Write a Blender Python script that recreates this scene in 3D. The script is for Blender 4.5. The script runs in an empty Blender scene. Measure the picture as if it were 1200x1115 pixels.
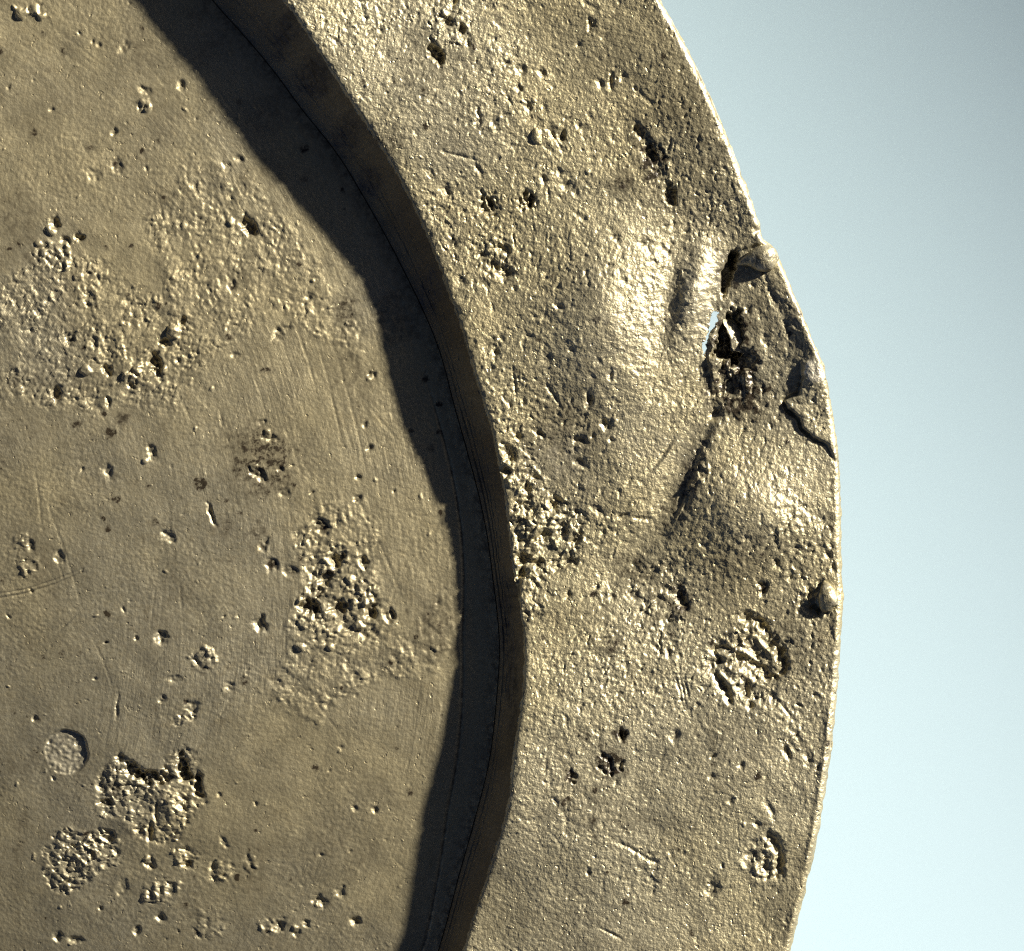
import bpy, math
import numpy as np
from math import radians as R

# ------------------------------------------------------------------ camera, sky, sun
S = 0.00012                      # metres per unit of the working drawing (about an eighth of a millimetre)
CXP, CYP = 600.0, 557.5          # drawing point below the camera
scene = bpy.context.scene
SUN_EL, SUN_AZ = 24.0, 32.0

def W(x, y, z):
    return ((x - CXP) * S, (CYP - y) * S, z * S)

cam_d = bpy.data.cameras.new('camera')
cam = bpy.data.objects.new('camera', cam_d)
scene.collection.objects.link(cam)
CAM_H = 0.62
cam.location = (0, 0, CAM_H)
cam_d.sensor_fit = 'HORIZONTAL'
cam_d.sensor_width = 36
RIM_Z = 60
cam_d.lens = 36 * (CAM_H - 0.5 * RIM_Z * S) / (1200 * S)
cam_d.clip_start = 0.01
cam_d.clip_end = 50
scene.camera = cam

world = bpy.data.worlds.new('World')
scene.world = world
world.use_nodes = True
nt = world.node_tree
bg = nt.nodes['Background']
sky = nt.nodes.new('ShaderNodeTexSky')
sky.sky_type = 'NISHITA'
sky.sun_disc = False
sky.sun_elevation = R(SUN_EL)
sky.sun_rotation = R(90 - SUN_AZ)
nt.links.new(sky.outputs[0], bg.inputs[0])
bg.inputs[1].default_value = 0.05
sky.air_density = 0.11
sky.dust_density = 0.5
sky.ozone_density = 0.3

sd = bpy.data.lights.new('sun', 'SUN')
sd.energy = 5.0
sd.angle = R(2.6)
sd.color = (1.0, 0.92, 0.77)
sun = bpy.data.objects.new('sun', sd)
scene.collection.objects.link(sun)
sun.rotation_euler = (0, R(90 - SUN_EL), R(SUN_AZ))

scene.cycles.use_denoising = False
scene.cycles.filter_width = 1.1
scene.cycles.max_bounces = 5
vs = scene.view_settings
vs.view_transform = 'Standard'
vs.look = 'None'
vs.exposure = 1.22
vs.gamma = 1.0

# ------------------------------------------------------------------ noise in numpy
rng = np.random.RandomState(11)
g0 = np.random.RandomState(77)
_P = rng.permutation(4096)
_P = np.concatenate([_P, _P, _P])
_G = rng.rand(4096) * 2 * np.pi
_GX, _GY = np.cos(_G).astype(np.float32), np.sin(_G).astype(np.float32)

def noise(x, y, wl, seed=0):
    c_, s_ = math.cos(seed * 1.7 + .4), math.sin(seed * 1.7 + .4)
    x, y = (x * c_ - y * s_) / wl + 17.3 * seed, (x * s_ + y * c_) / wl - 9.1 * seed
    xi = np.floor(x).astype(np.int64); yi = np.floor(y).astype(np.int64)
    fx = (x - xi).astype(np.float32); fy = (y - yi).astype(np.float32)
    u = fx * fx * fx * (fx * (fx * 6 - 15) + 10)
    v = fy * fy * fy * (fy * (fy * 6 - 15) + 10)
    def g(ix, iy, dx, dy):
        h = _P[(_P[(ix + seed * 131) & 4095] + iy) & 4095]
        return _GX[h] * dx + _GY[h] * dy
    a = g(xi, yi, fx, fy); b = g(xi + 1, yi, fx - 1, fy)
    c = g(xi, yi + 1, fx, fy - 1); d = g(xi + 1, yi + 1, fx - 1, fy - 1)
    return ((a + u * (b - a)) + v * ((c + u * (d - c)) - (a + u * (b - a)))) * 1.5

def fbm(x, y, wl, octs, seed=0, gain=0.5):
    s = 0; a = 1.0
    for k in range(octs):
        s = s + a * noise(x, y, wl / 2 ** k, seed + k)
        a *= gain
    return s

def crumbs(x, y, wl, seed=0):
    """angular crumbs: every cell of a jittered grid is a small tilted facet at its own height"""
    u = x / wl; v = y / wl
    iu = np.floor(u).astype(np.int64); iv = np.floor(v).astype(np.int64)
    best = np.full(u.shape, 9.0); out = np.zeros(u.shape)
    for a in (-1, 0, 1):
        for b in (-1, 0, 1):
            h = _P[(_P[(iu + a + seed * 57) & 4095] + iv + b) & 4095]
            px = iu + a + .5 + .45 * _GX[h]; py = iv + b + .5 + .45 * _GY[h]
            dx = u - px; dy = v - py
            d = dx * dx + dy * dy
            k = (h * 7 + 13) & 4095
            val = _GX[k] * .9 + (_GX[(h * 3 + 5) & 4095] * dx + _GY[(h * 3 + 5) & 4095] * dy) * 1.3 - d * .8
            m = d < best
            best[m] = d[m]; out[m] = val[m]
    return out

def sstep(a, b, x):
    t = np.clip((x - a) / (b - a), 0, 1)
    return t * t * (3 - 2 * t)

# ------------------------------------------------------------------ outline curves of the plate, as radius over angle
PC = (-450.0, 710.0)             # plate centre in the drawing

def polar(pts):
    p = np.array(pts, float)
    th = np.degrees(np.arctan2(PC[1] - p[:, 1], p[:, 0] - PC[0]))
    r = np.hypot(p[:, 0] - PC[0], p[:, 1] - PC[1])
    o = np.argsort(th)
    return th[o], r[o]

OUTER = [(700,-110),(738,-55),(769,0),(798.5,51),(835,128),(866,205),(884,253),(892,283),(902,289),(914,312),(928.7,348),
         (949,400),(962.5,431),(972,481),(979,528),(981.4,559),(982.4,640),(983,665),(985.5,700),(982.5,745),
         (980,781),(973.7,853),(965.5,918),(953.6,987),(935,1065),(922.7,1115),(900,1185)]
INNER = [(250,-95),(292,-45),(330,0),(352,30),(373,62),(398,102),(420,135),(440,165),(462,200),(480,235),(497,270),(512,307),(525,345),(537,375),
         (553,432),(565,470),(575,500),(582,540),(590,575),(596,625),(597,650),(606,690),(612,735),(614,770),(611.7,811),(606,850),(600,891),(595,941),
         (577,1004),(557,1064),(541.7,1114),(515,1185)]
FOOT = [(190,-75),(247,0),(290,47),(320,83),(350,125),(397,183),(420,222),(443,262),(477,327),(498,370),(515,412),(530,472),
        (547,532),(560,579),(571,632),(577,682),(584,739),(585,770),(582,811),(573,894),(556,960),(536,1030),(515,1110),(490,1185)]
SHADOW = [(85,-80),(150,0),(187,50),(234,110),(263,147),(300,187),(337,227),(367,262),(397,296),(430,345),(443,374),(455,405),(468,465),
          (483,519),(500,572),(517,625),(525,665),(527,705),(526,739),(527,744),(528,811),(525,834),(510,884),(497,927),
          (483,977),(472,1027),(463,1071),(452,1114),(425,1190)]
TT = np.arange(-180, 180.001, 0.05)

def curve(pts, sm=0.25):
    th, r = polar(pts)
    v = np.interp(TT, th, r)
    m = np.mean(r)
    lo, hi = th[0], th[-1]
    w = np.where(TT < lo, np.clip((lo - TT) / 35, 0, 1), np.where(TT > hi, np.clip((TT - hi) / 35, 0, 1), 0))
    w = w * w * (3 - 2 * w)
    v = v * (1 - w) + m * w
    k = np.exp(-0.5 * (np.arange(-40, 41) * 0.05 / sm) ** 2); k /= k.sum()
    return np.convolve(np.pad(v, 40, mode='wrap'), k, 'valid')

def ev(c, th):
    return np.interp(th, TT, c)

C_OUT, C_IN, C_FOOT, C_SH = curve(OUTER, .16), curve(INNER, .5), curve(FOOT, .9), curve(SHADOW, .5)

# the rim stands above the well floor as high as the length of its shadow says
tx, ty = -math.cos(R(SUN_AZ)), math.sin(R(SUN_AZ))
hth = np.arange(-21, 44.1, 0.5); hv = []
for t in hth:
    r0 = ev(C_IN, t)
    x0, y0 = PC[0] + r0 * math.cos(R(t)), PC[1] - r0 * math.sin(R(t))
    L = np.arange(0, 300, 1.0)
    x, y = x0 + tx * L, y0 + ty * L
    th = np.degrees(np.arctan2(PC[1] - y, x - PC[0])); r = np.hypot(x - PC[0], y - PC[1])
    k = np.argmax(r < ev(C_SH, th))
    pl_ = min(max((420 - x[k]) * .7 + (y[k] - 550) * .7, 0), 800)
    hv.append(L[k] * math.tan(R(SUN_EL)) - .5 * 2.3e-4 * pl_ ** 2)
hv = np.array(hv)
hv = np.convolve(np.pad(hv, 3, mode='edge'), np.ones(7) / 7, 'valid')
def rim_h(th):
    return np.interp(th, hth, hv)

# ------------------------------------------------------------------ relief features
class Relief:
    """points of one part with height z and masks: stain (grime, and painted shade in the tear), worn (rubbed metal, and painted sunlit brightness)"""
    def __init__(self, x, y):
        self.x, self.y = x, y
        self.z = np.zeros_like(x); self.stain = np.zeros_like(x); self.worn = np.zeros_like(x)
        self.wob = 1 + 0.25 * noise(x, y, 14, 51) + 0.25 * noise(x, y, 6, 52)
        self.xw = x + 3.0 * noise(x, y, 17, 53) + 2.0 * noise(x, y, 7, 54) + 1.0 * noise(x, y, 3.5, 55)
        self.yw = y + 3.0 * noise(x, y, 17, 56) + 2.0 * noise(x, y, 7, 57) + 1.0 * noise(x, y, 3.5, 58)
    def near(self, cx, cy, rad):
        return np.nonzero((np.abs(self.x - cx) < rad) & (np.abs(self.y - cy) < rad))[0]
    def ell(self, cx, cy, rx, ry, rot, k=2.2, warp=True):
        i = self.near(cx, cy, max(rx, ry) * k + 8)
        a = R(rot)
        w = min(1.0, .35 + min(rx, ry) / 14) if warp else 0
        dx = self.x[i] + w * (self.xw[i] - self.x[i]) - cx; dy = self.y[i] + w * (self.yw[i] - self.y[i]) - cy
        u = (dx * math.cos(a) + dy * math.sin(a)) / rx
        v = (-dx * math.sin(a) + dy * math.cos(a)) / ry
        return i, np.hypot(u, v)
    def pit(self, cx, cy, rx, ry=None, rot=0, depth=4, soft=0.45, rough=0.3, stain=0.0, lip=0.0):
        ry = ry or rx
        i, d = self.ell(cx, cy, rx, ry, rot)
        d = d * self.wob[i]
        m = 1 - sstep(1 - soft, 1 + soft * .6, d)
        self.z[i] -= depth * m * (1 + rough * noise(self.x[i], self.y[i], 5, 61) * 1.6)
        if lip:
            self.z[i] += lip * np.exp(-((d - 1.25) / .25) ** 2)
        if stain:
            self.stain[i] = np.maximum(self.stain[i], stain * m)
    def bump(self, cx, cy, rx, ry=None, rot=0, h=3):
        ry = ry or rx
        i, d = self.ell(cx, cy, rx, ry, rot)
        d = d * self.wob[i]
        self.z[i] += h * np.sqrt(np.clip(1 - d * d, 0, 1))
    def hill(self, cx, cy, rx, ry, rot, h):
        i, d = self.ell(cx, cy, rx, ry, rot, 3.2)
        self.z[i] += h * np.exp(-d * d)
    def dirt(self, cx, cy, rx, ry=None, rot=0, a=.6, soft=.6):
        ry = ry or rx
        i, d = self.ell(cx, cy, rx, ry, rot)
        n = 0.35 * noise(self.x[i], self.y[i], max(rx, ry) * .5, 71) + .25 * noise(self.x[i], self.y[i], 5, 72)
        m = 1 - sstep(1 - soft, 1 + soft, d + n)
        self.stain[i] = np.maximum(self.stain[i], min(1, a * 1.5) * m)
    def polydist(self, pts, pad):
        p = np.array(pts, float)
        i = np.nonzero((self.x > p[:, 0].min() - pad) & (self.x < p[:, 0].max() + pad) &
                       (self.y > p[:, 1].min() - pad) & (self.y < p[:, 1].max() + pad))[0]
        X, Y = self.x[i], self.y[i]
        best = np.full(len(i), 1e9); side = np.zeros(len(i)); par = np.zeros(len(i))
        n = len(p) - 1
        for k in range(n):
            ax, ay = p[k]; bx, by = p[k + 1]
            ex, ey = bx - ax, by - ay
            t = np.clip(((X - ax) * ex + (Y - ay) * ey) / (ex * ex + ey * ey + 1e-9), 0, 1)
            d = np.hypot(X - ax - t * ex, Y - ay - t * ey)
            c = ex * (Y - ay) - ey * (X - ax)
            m = d < best
            best[m] = d[m]; side[m] = np.sign(c[m]); par[m] = (k + t[m]) / n
        return i, best, side, par
    def groove(self, pts, w=3, depth=3, stain=0, taper=True, wob=1.0):
        i, d, s, t = self.polydist(pts, w * 3 + 6)
        d = np.maximum(0, d + wob * noise(self.x[i], self.y[i], 7, 81) )
        a = np.sin(np.pi * np.clip(t, .02, .98)) ** .5 if taper else 1
        m = np.exp(-(d / w) ** 2) * a
        self.z[i] -= depth * m
        if stain: self.stain[i] = np.maximum(self.stain[i], stain * m)
    def patch(self, poly, amp, wl, seed=0, sink=0.0, edge=10, stain=0.0, bill=True):
        """a rough corroded area inside a polygon; sink lowers its floor"""
        p = np.array(poly, float)
        i, d, s, t = self.polydist(list(poly) + [poly[0]], edge * 2 + 4)
        X, Y = self.x[i], self.y[i]
        ins = np.zeros(len(i), bool)
        j = len(p) - 1
        for k in range(len(p)):
            c = ((p[k, 1] > Y) != (p[j, 1] > Y)) & (X < (p[j, 0] - p[k, 0]) * (Y - p[k, 1]) / (p[j, 1] - p[k, 1] + 1e-9) + p[k, 0])
            ins ^= c; j = k
        sd = np.where(ins, d, -d) + edge * .9 * noise(X, Y, edge * 3, 91) + 2.5 * noise(X, Y, 8, 92)
        m = sstep(-edge * .35, edge * .65, sd)
        Xr, Yr = X + 2 * noise(X, Y, 9, 140 + seed), Y + 2 * noise(X, Y, 9, 145 + seed)
        n = .75 * noise(Xr, Yr, wl, 100 + seed) + .5 * noise(Xr, Yr, wl * .55, 105 + seed) + .22 * noise(X, Y, max(3.2, wl * .3), 110 + seed)
        if bill: n = n + .9 * (.28 - np.abs(noise(Xr, Yr, wl * 1.5, 115 + seed))) + .5 * noise(X, Y, wl * 2.6, 130 + seed)
        n = .45 * n + .32 * crumbs(Xr, Yr, max(wl * .85, 5.5), seed) + .32 * crumbs(Xr, Yr, wl * 1.7, seed + 3) + .7 * noise(X, Y, wl * 4, 150 + seed) + .15
        n = n * (.62 + .7 * sstep(-.5, .6, noise(X, Y, wl * 5, 135 + seed)))
        self.z[i] += m * (amp * n - sink)
        if stain: self.stain[i] = np.maximum(self.stain[i], stain * m)

def scatter(rel, n, box, rmin, rmax, seed, dmul=.9, ok=None, bumps=.3):
    g = np.random.RandomState(seed)
    for _ in range(n):
        x = g.uniform(box[0], box[2]); y = g.uniform(box[1], box[3])
        r = rmin + (rmax - rmin) * g.rand() ** 2.5
        if ok and not ok(x, y): continue
        e = g.uniform(.6, 1.7); a = g.uniform(20, 110)
        if g.rand() < bumps: rel.bump(x, y, r * e, r / e, a, r * .5)
        else: rel.pit(x, y, r * e, r / e, a, r * dmul, .5, .3, .45 if g.rand() < .25 else 0)

# ------------------------------------------------------------------ materials
def math_node(nt, op, a, b=None, clamp=False):
    n = nt.nodes.new('ShaderNodeMath'); n.operation = op; n.use_clamp = clamp
    for k, v in enumerate((a, b)):
        if v is None: continue
        if isinstance(v, (int, float)): n.inputs[k].default_value = v
        else: nt.links.new(v, n.inputs[k])
    return n.outputs[0]

def mix_col(nt, f, a, b):
    n = nt.nodes.new('ShaderNodeMix'); n.data_type = 'RGBA'
    if isinstance(f, (int, float)): n.inputs[0].default_value = f
    else: nt.links.new(f, n.inputs[0])
    for k, v in ((6, a), (7, b)):
        if isinstance(v, tuple): n.inputs[k].default_value = (*v, 1)
        else: nt.links.new(v, n.inputs[k])
    return n.outputs[2]

def noise_node(nt, co, wl, detail=3, rough=.55):
    n = nt.nodes.new('ShaderNodeTexNoise')
    n.inputs['Scale'].default_value = 1 / (wl * S)
    n.inputs['Detail'].default_value = detail
    n.inputs['Roughness'].default_value = rough
    nt.links.new(co, n.inputs['Vector'])
    return n.outputs['Fac']

def ramp(nt, f, lo, hi):
    n = nt.nodes.new('ShaderNodeMapRange')
    n.interpolation_type = 'SMOOTHSTEP'
    nt.links.new(f, n.inputs['Value'])
    n.inputs['From Min'].default_value = lo; n.inputs['From Max'].default_value = hi
    return n.outputs['Result']

def pewter(name, base, alt, bump_px=.5, metallic=.88, rough=.56, lathe=0):
    m = bpy.data.materials.new(name); m.use_nodes = True
    nt = m.node_tree; b = nt.nodes['Principled BSDF']
    geo = nt.nodes.new('ShaderNodeTexCoord'); co = geo.outputs['Object']
    st = nt.nodes.new('ShaderNodeAttribute'); st.attribute_name = 'stain'
    wo = nt.nodes.new('ShaderNodeAttribute'); wo.attribute_name = 'worn'
    big = ramp(nt, noise_node(nt, co, 110, 4), .35, .68)
    col = mix_col(nt, big, base, alt)
    col = mix_col(nt, math_node(nt, 'MULTIPLY', ramp(nt, noise_node(nt, co, 420, 3), .42, .62), .3), col, (base[1]*1.0, base[1]*.98, base[1]*.84))
    sp = ramp(nt, noise_node(nt, co, 26, 4, .65), .55, .75)
    col = mix_col(nt, math_node(nt, 'MULTIPLY', sp, .3), col, (base[0]*.55, base[1]*.5, base[2]*.44))
    fine = ramp(nt, noise_node(nt, co, 5, 3, .65), .3, .75)
    col = mix_col(nt, math_node(nt, 'MULTIPLY', fine, .42), col, (base[0]*.62, base[1]*.58, base[2]*.52))
    sn = math_node(nt, 'MULTIPLY', st.outputs['Fac'], math_node(nt, 'MULTIPLY_ADD', ramp(nt, noise_node(nt, co, 9, 4, .7), .36, .66), 1.25), True)
    sn.node.inputs[1].links[0].from_node.inputs[2].default_value = .35
    col = mix_col(nt, sn, col, (.035, .027, .017))
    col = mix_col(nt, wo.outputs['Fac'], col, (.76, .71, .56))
    nt.links.new(col, b.inputs['Base Color'])
    met = math_node(nt, 'MULTIPLY_ADD', sn, -.75)
    met.node.inputs[2].default_value = metallic
    nt.links.new(met, b.inputs['Metallic'])
    rg = math_node(nt, 'MULTIPLY_ADD', noise_node(nt, co, 30, 4), .22)
    rg.node.inputs[2].default_value = rough - .11
    rg = math_node(nt, 'ADD', rg, math_node(nt, 'MULTIPLY', sn, -.2))
    rg = math_node(nt, 'SUBTRACT', rg, math_node(nt, 'MULTIPLY', wo.outputs['Fac'], .12))
    nt.links.new(rg, b.inputs['Roughness'])
    bp = nt.nodes.new('ShaderNodeBump')
    bp.inputs['Distance'].default_value = bump_px * S
    bp.inputs['Strength'].default_value = 1.0
    hsum = math_node(nt, 'ADD', noise_node(nt, co, 4.5, 2, .6), math_node(nt, 'MULTIPLY', noise_node(nt, co, 9, 2, .5), .6))
    hsum = math_node(nt, 'SUBTRACT', hsum, math_node(nt, 'MULTIPLY', ramp(nt, noise_node(nt, co, 10, 2, .6), .66, .76), .8))
    hsum = math_node(nt, 'ADD', hsum, math_node(nt, 'MULTIPLY', ramp(nt, noise_node(nt, co, 11.3, 2, .6), .68, .78), .6))
    if lathe:                    # turning lines run round the plate's centre, which is the object's origin
        sx = nt.nodes.new('ShaderNodeSeparateXYZ'); nt.links.new(co, sx.inputs[0])
        rad = math_node(nt, 'SQRT', math_node(nt, 'ADD', math_node(nt, 'MULTIPLY', sx.outputs[0], sx.outputs[0]), math_node(nt, 'MULTIPLY', sx.outputs[1], sx.outputs[1])))
        ang = math_node(nt, 'ARCTAN2', sx.outputs[1], sx.outputs[0])
        cv = nt.nodes.new('ShaderNodeCombineXYZ')
        nt.links.new(math_node(nt, 'MULTIPLY', rad, 1 / (9 * S)), cv.inputs[0])
        nt.links.new(math_node(nt, 'MULTIPLY', ang, 9.0), cv.inputs[1])
        ln = nt.nodes.new('ShaderNodeTexNoise'); ln.inputs['Scale'].default_value = 1.0
        ln.inputs['Detail'].default_value = 3; ln.inputs['Roughness'].default_value = .65
        nt.links.new(cv.outputs[0], ln.inputs['Vector'])
        where = ramp(nt, noise_node(nt, co, 220, 4), .42, .66)
        lf = math_node(nt, 'MULTIPLY', ln.outputs['Fac'], math_node(nt, 'MULTIPLY', where, lathe))
        hsum = math_node(nt, 'ADD', hsum, lf)
    nt.links.new(hsum, bp.inputs['Height'])
    nt.links.new(bp.outputs[0], b.inputs['Normal'])
    return m

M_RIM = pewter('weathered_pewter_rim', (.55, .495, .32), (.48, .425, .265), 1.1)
M_WELL = pewter('weathered_pewter_well', (.47, .415, .265), (.42, .375, .25), .42, lathe=2.3)
M_WALL = pewter('dark_pewter_side', (.25, .21, .13), (.16, .13, .08), .6, .6, .6, lathe=2.0)  # darker pewter for the side of the well
M_BACK = pewter('pewter_underside', (.36, .32, .24), (.3, .26, .19), .3)

# ------------------------------------------------------------------ mesh helpers
def link(name, me, mat, parent=None, label=None):
    o = bpy.data.objects.new(name, me)
    scene.collection.objects.link(o)
    if mat: me.materials.append(mat)
    if parent: o.parent = parent
    if label: o['label'] = label
    return o

def mesh_np(name, co, quads, attrs=None):
    used = np.zeros(len(co), bool); used[quads.ravel()] = True
    idx = np.cumsum(used) - 1
    co = co[used]; quads = idx[quads]
    me = bpy.data.meshes.new(name)
    me.vertices.add(len(co)); me.vertices.foreach_set('co', co.astype(np.float32).ravel())
    n = len(quads)
    me.loops.add(n * 4); me.loops.foreach_set('vertex_index', quads.astype(np.int32).ravel())
    me.polygons.add(n)
    me.polygons.foreach_set('loop_start', np.arange(0, n * 4, 4, dtype=np.int32))
    me.polygons.foreach_set('use_smooth', np.ones(n, bool))
    me.update(calc_edges=True)
    for k, v in (attrs or {}).items():
        a = me.attributes.new(k, 'FLOAT', 'POINT')
        a.data.foreach_set('value', np.clip(v[used], 0, 1).astype(np.float32))
    return me

def grid_quads(nr, nth, closed=True):
    """rows run outward, columns run round the plate anticlockwise"""
    a = np.arange(nr * nth).reshape(nr, nth)
    b = np.roll(a, -1, axis=1) if closed else None
    q = np.stack([a[:-1], a[1:], b[1:], b[:-1]], -1)
    return q

def thetas(lo, hi, step, coarse=3.0):
    f = np.arange(lo, hi, step)
    c = np.arange(hi, lo + 360 - .5 * coarse, coarse)
    t = np.concatenate([f, c])
    return (t + 180) % 360 - 180

def to_world(x, y, z):
    return np.stack([(x - CXP) * S, (CYP - y) * S, z * S], -1)

plate = bpy.data.objects.new('pewter_plate', None)
scene.collection.objects.link(plate)
plate['label'] = 'battered old pewter plate with torn, pitted broad rim'
plate['category'] = 'plate'
plate.location = W(PC[0], PC[1], 0)
from mathutils import Vector
OFF = np.array(W(PC[0], PC[1], 0))

# ------------------------------------------------------------------ WELL FLOOR
th = thetas(-46, 62, 0.078)
rr = np.concatenate([[2, 120, 240, 340, 400], np.arange(430, 1000, 1.4)])
TH, TR = np.meshgrid(th, rr)
foot = ev(C_FOOT, TH)
RR = TR * np.where(TR > 700, 1 + (foot / 1000 - 1) * np.clip((TR - 700) / (1000 - 700), 0, 1), 1)
RR[-1] = foot[-1]
X = PC[0] + RR * np.cos(np.radians(TH)); Y = PC[1] - RR * np.sin(np.radians(TH))
f = Relief(X.ravel(), Y.ravel())
x, y = f.x, f.y
foot1 = foot.ravel(); rad1 = RR.ravel()
# lathe turned base with fine tangential lines
lines = noise(rad1, TH.ravel() * 2.2, 3.2, 201) + .8 * noise(rad1, TH.ravel() * 1.1, 6.5, 202)
zone = .35 + .65 * sstep(180, 420, x) * sstep(900, 600, y)
f.z += .15 * lines * zone
f.z += (.2 * noise(x, y, 4.2, 207) + .10 * fbm(x, y, 10, 2, 203)) * (.5 + .9 * sstep(-.3, .6, noise(x, y, 120, 204))) + .8 * fbm(x, y, 60, 2, 205)
f.z += .5 * fbm(x, y, 150, 2, 208)
f.z += 3 * noise(x, y, 420, 206)
pl_ = np.clip((420 - x) * .7 + (y - 550) * .7, 0, 800)
f.z -= .5 * 2.3e-4 * pl_ ** 2
# cove towards the wall
d = foot1 - rad1
f.z += np.clip(1 - d / 34, 0, 1) ** 2 * 7 * sstep(250, 500, y)
# rough, raised or etched areas
f.patch([(215,192),(272,183),(305,218),(340,262),(372,300),(405,345),(432,395),(425,430),(380,400),(330,370),(290,380),(250,420),(215,430),(190,345),(182,312),(163,285),(165,262),(185,240)], .9, 6, 1, -.5, 13)
f.patch([(0,325),(50,300),(110,315),(190,325),(225,370),(222,420),(205,460),(190,500),(130,485),(70,478),(-20,470)], 1.25, 6.5, 2, -.2, 30)
f.patch([(375,590),(425,582),(442,620),(440,660),(452,700),(462,722),(492,765),(487,795),(440,800),(402,820),(372,852),(340,840),(310,815),(330,765),(333,720),(350,690),(338,640)], 1.0, 6, 3, -.5, 8)
f.patch([(340,625),(378,625),(415,640),(430,665),(445,712),(440,745),(400,745),(370,760),(340,745),(340,715),(355,690)], 2.1, 8, 4, .8, 10)
f.patch([(500,700),(530,690),(535,770),(505,800),(480,760)], 1.0, 9, 5, -.2, 10)
f.patch([(436,352),(470,338),(490,360),(493,398),(455,405)], .7, 6, 6, .1, 14, .35)
# round flat bottomed pit and its neighbours
i = f.near(72, 885, 40); dq = np.hypot(x[i] - 72, (y[i] - 885) * .96) / 26 * (1 + .05 * noise(x[i], y[i], 14, 221))
pj = ((x[i] - 72) * .85 - (y[i] - 885) * .53) / 26
md = 1 - sstep(.94, 1.03, dq)
f.z[i] += md * (.9 * noise(x[i], y[i], 5, 222) + .7 * noise(x[i], y[i], 10, 223) - np.clip(2.3 + 2.0 * pj, .2, 5))
f.worn[i] = np.maximum(f.worn[i], .28 * md * (.7 + .6 * noise(x[i], y[i], 8, 224)))  # pale pit floor: its sunlit look is painted into the colour
f.patch([(105,938),(114,908),(138,885),(150,898),(190,908),(196,880),(217,882),(236,910),(236,942),(225,962),(205,985),(182,1000),(160,990),(140,966),(113,962)], 2.4, 7.5, 8, 1.0, 8)
for px, py, a, b, ro, dp in [(152,907,13,8,20,6),(176,915,20,8,5,6.5),(212,905,8,16,-15,7.5),(228,925,6,14,0,6),(138,893,8,5,30,3),(118,945,12,6,0,4)]:
    f.pit(px, py, a, b, ro, dp, .5, .5, .35)
f.hill(150, 968, 22, 16, 0, 2.5); f.hill(195, 955, 14, 24, -15, 3)
f.groove([(172,968),(170,992)], 3, 5); f.groove([(180,940),(178,965)], 2.5, 3)
f.patch([(40,1003),(55,990),(62,973),(90,978),(125,975),(138,990),(134,1015),(112,1030),(90,1050),(60,1054),(42,1040)], 3.0, 8, 9, .3, 5)
for q in [(215,1008,18,14),(256,1026,20,14),(290,1018,9,14),(240,1092,22,18),(310,1092,12,12),(235,775,18,14),(165,120,8,8),(60,300,26,20),(30,665,16,12),(20,640,10,18),(210,845,24,10)]:
    cx, cy, a, b = q
    f.patch([(cx-a,cy-b*.3),(cx-a*.4,cy-b),(cx+a*.6,cy-b*.8),(cx+a,cy+b*.2),(cx+a*.3,cy+b),(cx-a*.6,cy+b*.8)], 2.2, 9, int(cx) % 17, -.2, 5)
f.patch([(160,1068),(165,1042),(190,1036),(212,1040),(205,1055),(180,1062)], 1.6, 8, 11, -.2, 5)
for bx_, by_, bh_ in [(166,1056,1.6),(178,1050,2.0),(187,1052,1.3),(203,1046,1.5)]:
    f.bump(bx_, by_, 3.5, 10, 8, bh_)
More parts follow.
